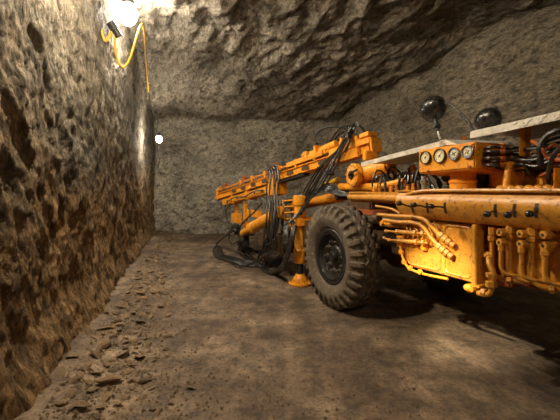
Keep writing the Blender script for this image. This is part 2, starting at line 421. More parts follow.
# wiring on the left wall
def C(*pts): return [W(*p) for p in pts]
cb = MB(); cb.tube(C((99, -2, 4.2), (100, 18, 4.2), (102, 32, 4.22), (105.5, 41, 4.25), (110, 35, 4.3), (112.5, 27, 4.35)), .014)
tag(cb.build('power_cable', M_yel), 'short yellow cable loop hanging left of the black connector', 'cable')
cn = MB(); d = (W(119.5, 37, 4.38)-W(110, 22, 4.3))
cn.cyl(W(110, 22, 4.3), W(110, 22, 4.3)+d*.45, .052, n=12); cn.cyl(W(110, 22, 4.3)+d*.47, W(119.5, 37, 4.38), .045, n=12)
cn.cyl(W(110, 22, 4.3)+d*.40, W(110, 22, 4.3)+d*.52, .062, n=8)
tag(cn.build('cable_connector', M_blk), 'black plug connector joining two yellow cables on the left wall', 'connector')
cb = MB(); cb.tube(C((114.5, 34, 4.35), (115, 46, 4.4), (117, 58, 4.45), (122.5, 67, 4.5), (129, 61, 4.55), (134, 46, 4.6), (138.5, 31, 4.7), (142, 24, 4.85), (144, 31, 5.2), (145.5, 55, 6.2), (147.5, 80, 7.3), (148.5, 92, 7.8)), .0135)
tag(cb.build('power_cable', M_yel), 'long yellow cable sagging beside the glaring lamp, running on to the far corner', 'cable')
cb = MB(); cb.tube(C((148.5, 92, 7.8), (151, 105, 7.9), (155, 116, 8.0), (158.3, 122, 7.9), (159.2, 128, 7.9), (159, 132, 7.9)), .012)
tag(cb.build('lamp_wire', M_blk), 'thin dark wire running down to the small hanging bulb', 'wire')
cb = MB(); cb.tube(C((159, 145, 7.9), (158, 152, 7.9), (159.5, 160, 7.9), (158, 168, 7.9)), .008)
tag(cb.build('pull_cord', M_blk), 'short dark cord hanging below the small bulb', 'cord')
MBh = MB(); MBh.cyl(near_lamp+V((0, 0, .20)), near_lamp+V((0, 0, .62)), .012, n=8)
tag(MBh.build('lamp_hanger', M_blk), 'short rod fixing the glaring lamp to the roof', 'rod')

# ------------------------------------------------------------------ drilling machine
rig = empty('drilling_rig', P0, math.atan2(AX.y, AX.x))
tag(rig, 'orange wheeled rock drilling machine with long feed boom and hoses', 'drilling machine')

# ---- wheels
RT = .572
def make_tyre(sgn):
    NL = 30; NT = NL*12; t = bmesh.new(); rows = []
    prof = []   # (radius, width -1..1) round the section, camera side negative
    W2 = .155
    sec = [(.300, -.72), (.315, -.86), (.34, -.96), (.37, -1.04), (.40, -1.09), (.43, -1.11), (.455, -1.10), (.475, -1.08), (.495, -1.04), (.512, -1.0), (.527, -.95), (.540, -.88), (.548, -.78), (.552, -.66), (.555, -.58), (.556, -.52), (.557, -.44), (.557, -.36), (.558, -.28), (.558, -.2), (.558, -.12), (.558, -.04)]
    sec = sec+[(r, -w) for r, w in reversed(sec)]
    ring0 = None
    for i in range(NT):
        th = i/NT*math.tau; ph = (i % 12)/12; row = []
        for r, w in sec:
            r *= RT/.558
            aw = abs(w); d = 0
            tri = abs(((ph*1.0) % 1)*2-1)          # 1..0..1
            side = 1 if w > 0 else -1
            pp = (ph+(.5 if w > 0 else 0)) % 1
            if aw >= .50 and r > .455:             # shoulder lugs
                gw = .20+.10*(aw-.5)
                if abs(pp-.5) < gw+.06:
                    k = min(1, (gw+.06-abs(pp-.5))/.08)
                    d = max(d, .036*k*min(1, (r-.455)/.03))
            zz = .46+.09*(tri-.5)*2
            if aw < .62 and abs(aw-zz) < .075: d = max(d, .026)
            z2 = .0+.10*(tri-.5)*2
            if abs(w-z2) < .06: d = max(d, .022)
            if abs(aw-.97) < .025 and d < .01: d += .004
            if .40 < r < .412 and aw > 1: d = -.005
            rr = r-d if aw < 1.0 else r-d*.25
            ww = w*W2-(side*-1)*(-d if aw >= .95 else 0)*1.0
            row.append(t.verts.new((rr*math.cos(th), ww*sgn, rr*math.sin(th))))
        rows.append(row)
    for i in range(NT):
        a = rows[i]; b_ = rows[(i+1) % NT]
        for j in range(len(sec)-1): t.faces.new((a[j], b_[j], b_[j+1], a[j+1]))
        t.faces.new((a[-1], b_[-1], b_[0], a[0]))
    s = MB(); s.add(t); return s
def make_wheel(center, sgn):
    c = V(center); d = V((0, -1*sgn, 0)); w = V((0, 0, 0))
    # the rim: bead flange, well and dished disc
    r = MB(); o = c
    pr = [(.10, .02), (.20, .03), (.235, .045), (.243, .06), (.246, .10), (.262, .118), (.285, .124), (.300, .128), (.309, .122), (.309, .105), (.300, -.12), (.05, -.12)]
    r.lathe(o, d, pr, 56)
    for rr_ in (.272, .252): r.lathe(o+d*.112, d, [(rr_, 0), (rr_+.006, .012), (rr_-.006, .012), (rr_-.008, 0)], 56, False)
    for k in range(10):
        an = k/10*math.tau+.3; r.cyl(o+d*.03+V((math.cos(an)*.212, 0, math.sin(an)*.212)), o+d*.034+V((math.cos(an)*.212, 0, math.sin(an)*.212)), .018, n=12)
    rim = r.build('wheel', M_rim, rig, label='dark dished rim with thick ringed edge')
    tb = make_tyre(1)
    for v in tb.bm.verts: v.co = v.co+c
    tb.build('tyre', M_tyre, rim, 50, label='dusty chunky lug tread tyre')
    h = MB(); h.lathe(o+d*.02, d, [(.118, 0), (.120, .016), (.108, .022), (.100, .03), (.062, .034), (.058, .075), (.05, .085), (.03, .087)], 32)
    for k in range(8): an = k/8*math.tau; h.nut(o+d*.048+V((math.cos(an)*.084, 0, math.sin(an)*.084)), d, .011, .016)
    h.build('hub', M_rim, rim)
    for k in range(10):
        an = k/10*math.tau+.1; q = V((math.cos(an)*.165, 0, math.sin(an)*.165)); n_ = MB()
        n_.nut(o+d*.025+q, d, .026, .026); n_.cyl(o+d*.045+q, o+d*.085+q, .012, n=10); n_.build('wheel_nut', M_nut, rim)
make_wheel((-.075, .15, RT-.006), 1)
make_wheel((0, 1.75, RT-.006), -1)

# ---- chassis
ch = MB()
ch.b2((-1.3, .62, .60), (3.0, .80, .84)); ch.b2((-1.3, 1.12, .60), (3.0, 1.30, .84))
for a in (-1.2, -.62, .62, 1.6, 2.7): ch.b2((a-.06, .70, .62), (a+.06, 1.22, .80))
ch.b2((-1.32, .25, .62), (-1.05, 1.5, .82))
ch.cyl((0, .30, RT), (0, 1.62, RT), .085, n=20); ch.ball((0, .96, RT), .2)
ch.build('chassis', M_dark, rig)
en = MB(); en.b2((.75, .45, .72), (2.9, 1.35, 1.12), .03); en.b2((1.0, .55, 1.1), (2.6, 1.2, 1.36), .03)
for a in [k*.16+.95 for k in range(12)]: en.b2((a, .43, .80), (a+.04, .46, 1.08), .005)
en.build('engine_block', M_dark, rig)
fd = MB()
fd.b2((-.75, .42, 1.02), (.62, 1.40, 1.08)); fd.build('fender_deck', M_rust, rig)

# ---- curved control housing with the lever slots
aL, aR = Q(397, 200, .0).x, 2.62
def hp(z_, y_): return (y_, z_)
prof = [(.19, 1.289), (.035, 1.289), (.018, 1.283), (.012, 1.27), (.0, 1.255), (-.012, 1.235), (-.018, 1.21), (-.016, 1.185), (.0, 1.15), (.02, 1.115), (.045, 1.082), (.055, 1.075), (.19, 1.075)]
def extr(prof, a0, a1):
    s = MB(); A = [s.bm.verts.new((a0, y, z)) for y, z in prof]; B = [s.bm.verts.new((a1, y, z)) for y, z in prof]; n = len(A)
    for k in range(n): s.face((A[k], A[(k+1) % n], B[(k+1) % n], B[k]))
    s.face(A[::-1]); s.face(B); return s
s = extr(prof, aL, aR)
s.b2((aL-.02, .0, 1.284), (aR, .22, 1.298), .004)
for k in range(7): s.nut((aL+.05+k*.27, .03, 1.292), (0, 0, 1), .012, .012)
hs = s.build('control_housing', M_gold, rig)
# narrow left run of the same housing, over the wheel
s = MB(); s.tube([Q(350, 197, .12), Q(380, 197.5, .10), Q(402, 198.5, .07)], .036, 14); s.b2((Q(350, 190, .1).x, .08, 1.262), (aL+.02, .40, 1.282), .004)
s.tube([Q(404, 196, .02), Q(412, 193, .0), Q(424, 191, -.0), Q(450, 190.4, .0), Q(560, 190.6, .0), Q(640, 190.7, 0)], .013, 8)
s.build('rail_pipe', M_gold, rig)
s = MB(); s.b2((Q(350, 200, .16).x, .15, 1.175), (aL, .18, 1.20), .004)
for px in range(352, 398, 6): q = Q(px, 200, .14); s.b2((q.x-.03, .13, 1.185), (q.x+.015, .17, 1.235), .005)
s.build('rack_strip', M_gold, rig)
for (sx, sy, kx, ky) in ((411.5, 208, 399.5, 203.5), (427, 208, 414, 205), (445, 208, 431.5, 206.5), (495.4, 210.7, 487, 214.2), (514.7, 210.7, 507.6, 215), (536.7, 210.7, 529.7, 213.8)):
    c = Q(sx, sy, -.014); sl = MB()
    pts = [V((c.x-.004+.006*k, -.004-.016*math.cos(k*.9), c.z+.03*k-.0)) for k in (-1.35, -.65, 0, .65, 1.35)]
    for p_, q_ in zip(pts, pts[1:]):
        def yy(z):
            pf = [(-.0, 1.255), (-.012, 1.235), (-.018, 1.21), (-.016, 1.185), (.0, 1.15), (.02, 1.115)]
            for (ya, za), (yb, zb) in zip(pf, pf[1:]):
                if zb <= z <= za: return ya+(yb-ya)*(za-z)/(za-zb)
            return .0
        sl.hexa([(p_.x-.009, yy(p_.z)-.003, p_.z), (p_.x+.009, yy(p_.z)-.003, p_.z), (p_.x+.009, .03, p_.z), (p_.x-.009, .03, p_.z),
                 (q_.x-.009, yy(q_.z)-.003, q_.z), (q_.x+.009, yy(q_.z)-.003, q_.z), (q_.x+.009, .03, q_.z), (q_.x-.009, .03, q_.z)], 0)
    sl.build('lever_slot', M_blk, hs)
    k = Q(kx, ky, -.105); l = MB(); l.tube([(c.x, .01, c.z), (c.x*.5+k.x*.5, -.055, c.z*.5+k.z*.5+.004), k], .0065, 8)
    lv = l.build('control_lever', M_blk, rig)
    MB().ball(k, .021, (1.15, 1.15, .95)).build('knob', M_lamp, lv)

# ---- side tank panels below the housing
s = MB(); a0 = Q(402, 240, .08).x; a1 = Q(474, 250, .08).x
s.prism([(a0, .085, 1.06), (a0+.02, .085, .72), (a0+.10, .085, .665), (a1, .085, .66), (a1, .085, 1.06)], (0, .40, 0), .01)
sp = s.build('side_panel', M_gold, rig)
def rrect(x0, x1, z0, z1, r, y):
    P = []
    for cx, cz, a_ in ((x1-r, z1-r, 0), (x0+r, z1-r, 90), (x0+r, z0+r, 180), (x1-r, z0+r, 270)):
        for k in range(4): an = math.radians(a_+k*30); P.append(V((cx+r*math.cos(an), y, cz+r*math.sin(an))))
    P.append(P[0]); return P
am = Q(441, 250, .08).x
for (x0, x1) in ((a0+.06, am-.01), (am+.03, a1-.02)):
    f = MB(); f.tube(rrect(x0, x1, .69, 1.04, .045, .084), .008, 6, 2); f.build('panel_bead', M_gold, sp)
pn = MB()
for k in range(5): pn.nut((a0+.12+k*.15, .086, .675), (0, -1, 0), .008, .01)
pn.build('panel_bolt_row', M_rust, sp)
s = MB(); ap = Q(472, 250, .04).x; s.b2((ap, .03, .655), (ap+.035, .12, 1.07), .006); s.b2((ap-.01, .03, .65), (ap+.06, .12, .668), .004)
s.build('frame_post', M_gold, rig)
s = MB(); s.b2((ap+.05, .18, .66), (ap+.17, .5, 1.07), .01); s.cyl((ap+.075, .13, .7), (ap+.075, .13, 1.06), .022, n=12); s.build('recess_post', M_rust, rig)
ab = Q(489, 250, .12).x; s = MB(); s.b2((ab, .185, .715), (2.62, .45, 1.07), .01)
bp = s.build('valve_bank_panel', M_gold, rig)
s = MB(); 
for k in range(6): s.b2((ab+.05+k*.13, .165, .72), (ab+.065+k*.13, .19, 1.05), .002)
s.build('panel_rib', M_gold, bp)

# vertical pipes with hex heads under the right group of levers
for (px, ytop, yb, r, ly) in ((492, 234, 268, .017, 0), (509.8, 232, 268, .019, 0), (532, 234, 275, .021, 0)):
    p0 = Q(px, ytop, .07); p1 = Q(px, yb, .07); rr = r*.8
    s = MB(); s.tube([p0, p0*.5+p1*.5, p1, p1+V((.018, .008, -.045)), p1+V((.07, .03, -.066)), p1+V((.13, .08, -.07))], rr, 12)
    o = s.build('riser_pipe', M_gold, rig)
    s = MB(); s.nut(p0+V((0, 0, -.045)), (0, 0, 1), r*1.5, .03); s.nut(p0+V((0, 0, -.01)), (0, 0, 1), r*1.25, .05)
    s.nut(p1+V((.075, .034, -.066)), (1, .5, 0), r*1.3, .025); s.build('pipe_nut', M_gold, o)
for (px, y1, y2, yb, r) in ((501, 232.5, 242.5, 266, .012), (521.6, 234, 244, 270, .0125), (545, 235, 246, 274, .014), (572, 237, 249, 282, .014)):
    p1 = Q(px, y1, .02); p2 = Q(px, y2, .02); pb = Q(px, yb, .03)
    s = MB(); s.tube([p2+V((0, .0, -.01)), p2*.5+pb*.5, pb, pb+V((.015, .01, -.04)), pb+V((.06, .05, -.055)), pb+V((.12, .1, -.058))], r, 12)
    o = s.build('riser_pipe', M_gold, rig)
    for p in (p1, p2):
        h = MB().m(M_gold); d = V((-.15, -1, 0)).normalized()
        h.nut(p+V((0, .04, 0)), d, .025, .05); h.cyl(p-d*.0+V((0, .1, 0)), p+V((0, .03, 0)), .018)
        h.m(M_blk).cyl(p+V((0, .04, 0))+d*.045, p+V((0, .04, 0))+d*.053, .009, n=12)
        h.build('banjo_fitting', None, o)
    h = MB(); h.nut(p2+V((0, .0, -.052)), (0, 0, 1), r*1.55, .024); h.nut(p2+V((0, 0, -.030)), (0, 0, 1), r*1.3, .012); h.build('pipe_nut', M_gold, o)
s = MB(); q = Q(489, 263, .03); s.tube([q+V((-.03, .05, .05)), q, q+V((.03, -.0, -.06)), Q(492, 285, .03), Q(489, 294, .03), Q(478, 293, .04)], .017, 12)
o = s.build('drain_pipe', M_gold, rig)
s = MB(); s.nut(Q(491, 273, .03), (0, 0, -1), .030, .028); s.nut(Q(491, 281, .03), (.1, 0, -1), .034, .04); s.nut(Q(486, 293, .03), (-1, 0, 0), .026, .03); s.nut(q+V((-.02, .03, .03)), (-.6, .6, .6), .028, .03)
s.build('pipe_nut', M_gold, o)
s = MB(); s.b2(Q(465, 292, .05)-V((0, .0, .0)), Q(480, 284, .14)+V((0, 0, 0)), .01); s.ball(Q(470, 288, .06), .035, (1.3, 1, .8)); s.nut(Q(474, 289, .03), (0, -1, 0), .018, .03)
s.build('drain_block', M_or, rig)
s = MB(); s.tube([Q(500, 272, .2), Q(516, 280, .2), Q(540, 288, .25), Q(558, 284, .3)], .016, 8); s.build('exhaust_strap', M_rust, rig)

# ---- pipes and rams from wheel to side panel
o = None
for (pts, r) in (([(378, 214.5), (395, 216), (412, 217), (424, 219.5), (432, 227), (441, 236)], .0165), ([(384, 220), (398, 222), (412, 222.5), (422, 226), (430, 236), (439, 247)], .0165),
                 ([(376, 206), (392, 209), (400, 214)], .010)):
    s = MB(); s.tube([Q(x, y, .02+.0*i) for i, (x, y) in enumerate(pts)], r, 12); o = s.build('hydraulic_pipe', M_gold, rig)
    if r > .015:
        (x, y) = pts[-1]; A = Q(x-2, y-2, .02); B = Q(x+12, y+9, .05); d = (B-A)
        f = MB(); f.nut(A, d, .029, .035); f.cyl(A+d*.25, A+d*.55, .030, n=16); f.nut(A+d*.55, d, .026, .03); f.cyl(A+d*.6, B, .018, n=12); f.nut(B-d*.12, d, .024, .025)
        f.build('pipe_fitting', M_gold, o)
        s = MB(); s.cyl(A+d*.22, A+d*.28, .0315, n=16); s.build('clamp_ring', M_blk, o)
for (x0, y0, x1, y1, b_, r, rr) in ((386, 231, 428, 234, .04, .018, .009), (389, 240, 428, 243, .03, .018, .010), (383, 225, 415, 227, .09, .014, .008), (384, 238, 424, 248, .07, .011, .007)):
    A = Q(x0, y0, b_); B = Q(x1, y1, b_); d = B-A
    s = MB(); s.cyl(A+d*.0, A+d*1.0, rr, n=12); o = s.build('control_rod', M_gold, rig)
    s = MB(); s.cyl(A+d*.30, A+d*.72, r, n=14); s.nut(A+d*.28, d, r*1.35, .03); s.nut(A+d*.70, d, r*1.4, .028); s.nut(A+d*.86, d, r*1.2, .03); s.nut(A-d*.02, d, rr*1.8, .02)
    s.build('ram_body', M_gold, o)
s = MB(); s.b2(Q(379, 226, .14), Q(404, 221, .30), .008); s.b2(Q(408, 226, .06), Q(414, 217, .10), .004); s.b2(Q(396, 247, .10), Q(418, 236, .25), .006); s.b2(Q(420, 250, .05), Q(430, 238, .10), .006)
s.build('valve_block', M_or, rig)
s = MB(); c = Q(377, 218, .03); s.cyl(c+V((-.03, 0, 0)), c+V((.03, 0, 0)), .035, n=16); s.nut(c+V((-.05, 0, 0)), (1, 0, 0), .02, .03); s.build('pipe_flange', M_dark, rig)
s = MB()
for k, (x, y) in enumerate(((404, 262), (410, 268), (420, 272), (401, 252))): s.cyl(Q(x, y, .05), Q(x, y, .11), .022, n=12); s.nut(Q(x, y, .03), (0, 1, 0), .013, .02)
s.tube([Q(400, 245, .04), Q(403, 258, .04), Q(409, 268, .04), Q(424, 274, .05), Q(448, 279, .05)], .010, 8)
s.build('grease_line', M_or, rig)
s = MB()
for i in range(7):
    x = 404+i*5; s.tube([Q(x, 222+(i % 3)*3, .05), Q(x+4, 232+(i % 2)*5, .035), Q(x+3, 240+(i % 3)*3, .07)], .006, 6)
s.build('branch_line', M_gold, rig)

# ---- gauge box
TL = Q(418.2, 150.4, .03); TR = Q(475, 141.3, .03); BR = Q(475, 168.6, .03); BL = Q(418.4, 173.6, .03)
D = V((0, .30, 0)); s = MB()
s.hexa([BL, BR, BR+V((.03, .30, -.03)), BL+V((0, .30, -.02)), TL, TR, TR+V((0, .30, 0)), TL+D], .010)
s.hexa([BR+V((-.02, .26, -.05)), BR+V((.11, .26, -.05)), BR+V((.11, .30, -.05)), BR+V((-.02, .30, -.05)), TR+V((-.02, .26, -.04)), TR+V((.03, .26, -.04)), TR+V((.03, .30, -.04)), TR+V((-.02, .30, -.04))], .004)
gb = s.build('gauge_box', M_or, rig)
ex = (TR-TL).normalized(); nrm = V((0, -1, 0)); ez = V((0, 0, 1)); ez = (ez-ex*ez.dot(ex)).normalized()
s = MB(); mid = (BL+BR)/2
for x_ in (TL*.94+TR*.06, TL*.04+TR*.96): s.nut(x_+V((0, 0, -.02))+nrm*-.002, nrm, .007, .008)
s.nut(BR+V((-.035, 0, .012)), nrm, .01, .016); s.nut(BL+V((.10, 0, .012)), nrm, .01, .016); s.build('panel_screw', M_rust, gb)
for i, (gx, gy) in enumerate(((426.2, 157.6), (440.4, 155.8), (454.6, 153.9), (468.2, 151.9))):
    c = Q(gx, gy, .028); R = (.049, .052, .046, .046)[i]; s = MB()
    u, v = ex, ez
    def disc(r, h0, h1, mt): s.m(mt); s.cyl(c+nrm*h0, c+nrm*h1, r, n=28, bev=.001)
    if i < 2:
        s.m(M_blk); s.lathe(c, nrm, [(R, 0), (R, .016), (R-.003, .019), (R-.0055, .016), (R-.0055, .008)], 32, False)
        disc(R-.005, .0, .009, M_face)
        for k in range(11):
            an = math.radians(225-k*27); q = u*math.cos(an)+v*math.sin(an); s.m(M_blk).box(c+nrm*.010+q*(R*.66), (.0028, .002, .008), 0, Matrix.Rotation(-an+math.pi/2, 3, 'Y'))
        an = math.radians(48); q = u*math.cos(an)+v*math.sin(an); s.cyl(c+nrm*.011-q*(R*.25), c+nrm*.011+q*(R*.62), .0022, .001, n=6); s.cyl(c+nrm*.008, c+nrm*.014, .006, n=12)
    else:
        s.m(M_rod); s.lathe(c, nrm, [(R, 0), (R, .014), (R-.004, .018), (R-.008, .014), (R-.008, .006)], 32, False)
        disc(R-.007, .0, .008, M_blue); disc(R*.58, .004, .010, M_face)
        for k in range(12):
            an = k/12*math.tau; q = u*math.cos(an)+v*math.sin(an); s.m(M_blk).box(c+nrm*.009+q*(R*.70), (.0035, .002, .006), 0, Matrix.Rotation(-an+math.pi/2, 3, 'Y'))
        for k in range(4):
            an = k*1.57+.5; q = u*math.cos(an)+v*math.sin(an); s.m(M_blk).cyl(c+nrm*.0115, c+nrm*.0115+q*(R*.42), .0025, n=6)
        s.m(M_rod).cyl(c+nrm*.008, c+nrm*.016, .007, n=12)
    s.build('gauge', None, gb, label=('black-rimmed cream dial with needle' if i < 2 else 'blue and silver ringed dial'))
# drum under the gauge box
c = Q(463, 194, .2); s = MB(); s.lathe((c.x, .2, 1.298), (0, 0, 1), [(.085, 0), (.092, .006), (.092, .05), (.098, .055), (.098, .075), (.088, .08), (.088, .13)], 28); s.build('mounting_drum', M_or, rig)
s = MB(); s.cyl(Q(424, 176, .1), Q(424, 192, .1), .020, n=12); s.nut(Q(424, 180, .1), (0, 0, -1), .03, .03); s.build('box_leg', M_rod, rig)

# ---- tread plate platform with flanged edge
def plate(p0, p1, th, dep, raised, name):
    A, B = p0, p1; s = MB(); dn = V((0, 0, -th))
    s.hexa([A+dn, B+dn, B+dn+V((0, .008, 0)), A+dn+V((0, .008, 0)), A, B, B+V((0, .008, 0)), A+V((0, .008, 0))], .0015)
    s.hexa([A+V((0, .004, -.008)), B+V((0, .004, -.008)), B+V((0, dep, -.008)), A+V((0, dep, -.008)), A+V((0, .004, 0)), B+V((0, .004, 0)), B+V((0, dep, 0)), A+V((0, dep, 0))], .0015)
    if raised:
        L = (B-A).length; e = (B-A).normalized(); n = int(L/.042)
        for i in range(n):
            for j in range(2):
                cc = A+e*((i+.5+(j*.5))*.042)+V((0, -.002, -.014-.022*j)); an = .6 if (i+j) % 2 else -.6
                s.box(cc, (.030, .006, .007), .001, Matrix.Rotation(an+.1, 3, 'Y'))
        for i in range(n*2):
            for j in range(3):
                cc = A+e*((i+.5)*.015)+V((0, .05+.06*j+.03*(i % 2), .001)); s.box(cc, (.02, .005, .003), .0, Matrix.Rotation(.8 if (i+j) % 2 else -.8, 3, 'Z'))
    return s.build(name, M_plate, rig)
plate(Q(361, 162.5, .12), Q(446, 139.5, .12), .042, .55, False, 'platform_plate')
plate(Q(470, 131.5, .10), Q(512, 122.0, .10), .05, .75, False, 'platform_plate')
plate(Q(512, 122.0, .098), Q(640, 92, .098), .05, .75, True, 'platform_plate')
# angled lip by the first lamp
s = MB(); A = Q(446, 139.5, .12); s.hexa([A+V((-.06, 0, -.040)), A+V((.10, .0, -.05)), A+V((.24, .5, -.05)), A+V((-.06, .5, -.04)), A+V((-.06, 0, .0)), A+V((.0, .0, 0)), A+V((.14, .5, 0)), A+V((-.06, .5, 0))], .002)
s.build('platform_lip', M_plate, rig)
# posts carrying the platform
s = MB(); s.b2(Q(519, 156, .16), Q(531, 124, .28), .005); s.b2(Q(521, 190, .32), Q(529, 151, .38), .005); s.build('platform_post', M_or, rig)
s = MB(); q0 = Q(505, 192, .12); q1 = Q(509, 165, .16); s.cyl(q0, q1, .020, n=12); s.nut(q1, (0, 0, 1), .028, .02); s.build('platform_post', M_or, rig)
s = MB(); s.b2(Q(392, 182, .55), Q(397, 158, .60), .005); s.b2(Q(462, 140, .45), Q(467, 120+16, .50), .005); s.build('platform_post', M_or, rig)

# ---- work lamps
def work_lamp(px, py, b_, r, stem_y, yaw, cable):
    c = Q(px, py, b_); R = Matrix.Rotation(yaw, 3, 'Z')@Matrix.Rotation(-.15, 3, 'Y')
    d = R@V((-1, 0, 0)); s = MB()
    s.lathe(c+d*r*1.0, -d, [(.80*r, -.02*r), (.95*r, .0), (1.0*r, .12*r), (1.03*r, .4*r), (1.0*r, .8*r), (.88*r, 1.2*r), (.66*r, 1.6*r), (.36*r, 1.9*r), (.1*r, 2.02*r)], 32)
    o = s.build('work_lamp', M_lamp, rig, label='glossy black egg-shaped lamp shell')
    b0 = Q(px+6 if stem_y else px, stem_y or py+14, b_)
    s = MB(); jo = c+V((0.0, 0, -r*.9)); s.cyl(b0, jo*.35+b0*.65, .013, n=12)
    s.build('lamp_post', M_rod, o)
    s = MB(); s.cyl(jo*.4+b0*.6, jo+V((0, 0, .02)), .016, n=12); s.box(jo*.6+b0*.4, (.05, .035, .035), .005); s.ball(jo, .026); s.nut(jo*.6+b0*.4+V((0, -.03, 0)), (0, 1, 0), .015, .06)
    s.build('lamp_bracket', M_blk, o)
    if cable:
        s = MB(); s.tube([Q(x, y, b_) for x, y in cable], .009, 8); s.build('lamp_cable', M_hose, o)
work_lamp(434.5, 106.5, .25, .101, 139, -.62, [(442, 103), (449, 104), (457, 110), (464, 117), (470, 124), (474, 131)])
work_lamp(490, 118, .30, .084, None, -.62, None)

# ---- clutter above the deck: engine hoses on the right
rh = random.Random(3)
def hose(pts, r=.014, mt=None, parent=rig, name='hose'):
    s = MB(); s.tube(pts, r, 8); return s.build(name, mt or M_hose, parent)
for i, (y0, y1, b0, b1) in enumerate(((148, 150, .10, .25), (151.5, 153, .08, .2), (155, 156, .12, .3), (158, 160, .06, .2), (161.5, 162, .12, .25), (165, 166, .08, .2), (153, 146, .3, .4), (160, 152, .3, .5), (168, 172, .2, .4))):
    A = Q(478, y0*.6+158*.4, .26-.01*i); pts = [A, Q(487, y0, b0), Q(500, y0+rh.uniform(-1, 1), b0+.04), Q(517, (y0+y1)/2+rh.uniform(-2, 3), b1), Q(536, y1+rh.uniform(-5, 2), b1), Q(552, y1-6+rh.uniform(-5, 4), b1), Q(575, y1-12, b1)]
    o = hose(pts, .0105)
    s = MB(); s.nut(pts[2], pts[3]-pts[2], .016, .03); s.nut(pts[1], pts[2]-pts[1], .014, .02); s.build('hose_end', M_rust, o)
hose([Q(541, 166, .12), Q(540, 150, .1), Q(545, 138, .1), Q(556, 131, .1), Q(572, 127, .12)], .018)
hose([Q(549, 190, .2), Q(549, 170, .12), Q(556, 152, .1), Q(570, 145, .12)], .013)
hose([Q(532, 141, .2), Q(540, 146, .1), Q(548, 158, .12), Q(562, 160, .1)], .012, M_rust)
for i in range(12):
    x = rh.uniform(484, 556); y = rh.uniform(146, 176); b_ = rh.uniform(.15, .45)
    hose([Q(x, y, b_), Q(x+8, y+rh.uniform(-6, 3), b_-.05), Q(x+17, y+rh.uniform(-4, 8), b_), Q(x+26, y+rh.uniform(-6, 10), b_+.05)], rh.uniform(.007, .012), rh.choice((M_hose, M_hose, M_rust, M_or)))
s = MB(); c = Q(522, 180, .42); s.lathe(c+V((-.05, -.12, 0)), (0, 1, 0), [(.07, 0), (.11, .02), (.12, .05), (.12, .3)], 28); s.build('air_filter', M_or, rig)
s = MB(); s.cyl(Q(500, 172, .5), Q(575, 168, .5), .075, n=24); s.build('exhaust_silencer', M_rust, rig)
for i in range(7):
    s = MB(); a = Q(502+i*9.5, 191, .12); s.ball(a+V((0, 0, .012)), .03, (1.25, .9, .75), Matrix.Rotation(.4, 3, 'Y')); s.build('vent_cap', M_gold, rig)
s = MB(); s.b2(Q(553, 195, .05), Q(562, 168, .12), .01); s.b2(Q(535, 186, .28), Q(553, 176, .36), .01); s.b2(Q(488, 190, .4), Q(500, 172, .5), .01); s.build('bracket', M_or, rig)
s = MB(); s.b2((.95, .55, 1.34), (2.6, 1.15, 1.52), .04)
for k in range(9): s.cyl((1.05+k*.17, .5, 1.42), (1.05+k*.17, .56, 1.42), .05, n=14)
s.build('engine_head', M_dark, rig)
# tangled valves and hoses between swivel and gauge box
for i in range(16):
    x = 372+i*3.3+rh.uniform(-1, 1); b_ = rh.uniform(.15, .5)
    p = [Q(x, 190, b_), Q(x+rh.uniform(-3, 3), 180+rh.uniform(-4, 3), b_), Q(x+rh.uniform(2, 10), 172+rh.uniform(-5, 5), b_+.05), Q(x+rh.uniform(8, 20), 178+rh.uniform(-8, 4), b_+.1), Q(x+rh.uniform(15, 25), 190, b_+.1)]
    hose(p, rh.uniform(.007, .014))
for i in range(9):
    s = MB(); q = Q(374+i*5.6, 192, .12); h_ = .03+.02*(i % 3); s.cyl(q+V((0, 0, -.02)), q+V((0, 0, h_)), .012, n=10); s.nut(q+V((0, 0, h_*.4)), (0, 0, 1), .018, .015); s.ball(q+V((0, 0, h_+.01)), .014)
    s.build('valve_stem', (M_or, M_gold, M_dark)[i % 3], rig)
s = MB(); s.b2(Q(405, 191, .15), Q(418, 184, .3), .006); s.cyl(Q(383, 186, .2), Q(404, 181, .25), .03, n=14); s.b2(Q(410, 182, .3), Q(416, 165, .36), .006); s.build('valve_body', M_or, rig)

# ---- swivel head of the boom
c = Q(351.5, 175, .28); s = MB(); d = V((-.12, -1, .05)).normalized()
s.lathe(c-d*.0, -d, [(.09, -.0), (.128, .005), (.132, .02), (.132, .06), (.10, .07), (.10, .30)], 36)
u, v = frame(d)
for k in range(14): an = k/14*math.tau; s.nut(c+(u*math.cos(an)+v*math.sin(an))*.108, d, .0095, .012)
sw = s.build('boom_swivel', M_or, rig)
s = MB(); s.lathe(c, d, [(.05, 0), (.045, .02), (.02, .03)], 20); s.tube([c+d*.03, c+d*.05+V((.05, 0, .015)), c+d*.04+V((.16, 0, .05))], .013, 8); s.build('swivel_pin', M_blk, sw)
s = MB(); s.cyl(Q(364, 174, .42), Q(389, 166, .5), .10, .085, n=24); s.nut(Q(388, 166.5, .5), (1, 0, .1), .055, .06); s.cyl(Q(340, 187, .4), Q(380, 187, .4), .045, n=16); s.build('slew_motor', M_or, rig)
s = MB(); s.b2(Q(336, 200, .35), Q(372, 186, .95), .02); s.b2((-.30, .45, 1.05), (.1, .95, 1.32), .02); s.build('boom_turret', M_dark, rig)
# boom arm toward the drill head
A = Q(342, 196, .6); B = Q(292, 207, .42); s = MB(); s.cyl(A, B, .075, .06, n=20); s.cyl(B, B*.9+A*.1, .07, n=20)
bo = s.build('boom_arm', M_or, rig)
A2 = Q(335, 187, .42); B2 = Q(300, 186, .1)
s = MB(); s.cyl(Q(338, 180, .42), Q(322, 187, .35), .04, n=16); s.nut(Q(324, 186, .35), (-1, 0, 0), .05, .04); s.build('tilt_cylinder', paint('bright yellow paint', (.8, .42, .02), (.9, .5, .03), (.3, .15, .03)), bo)

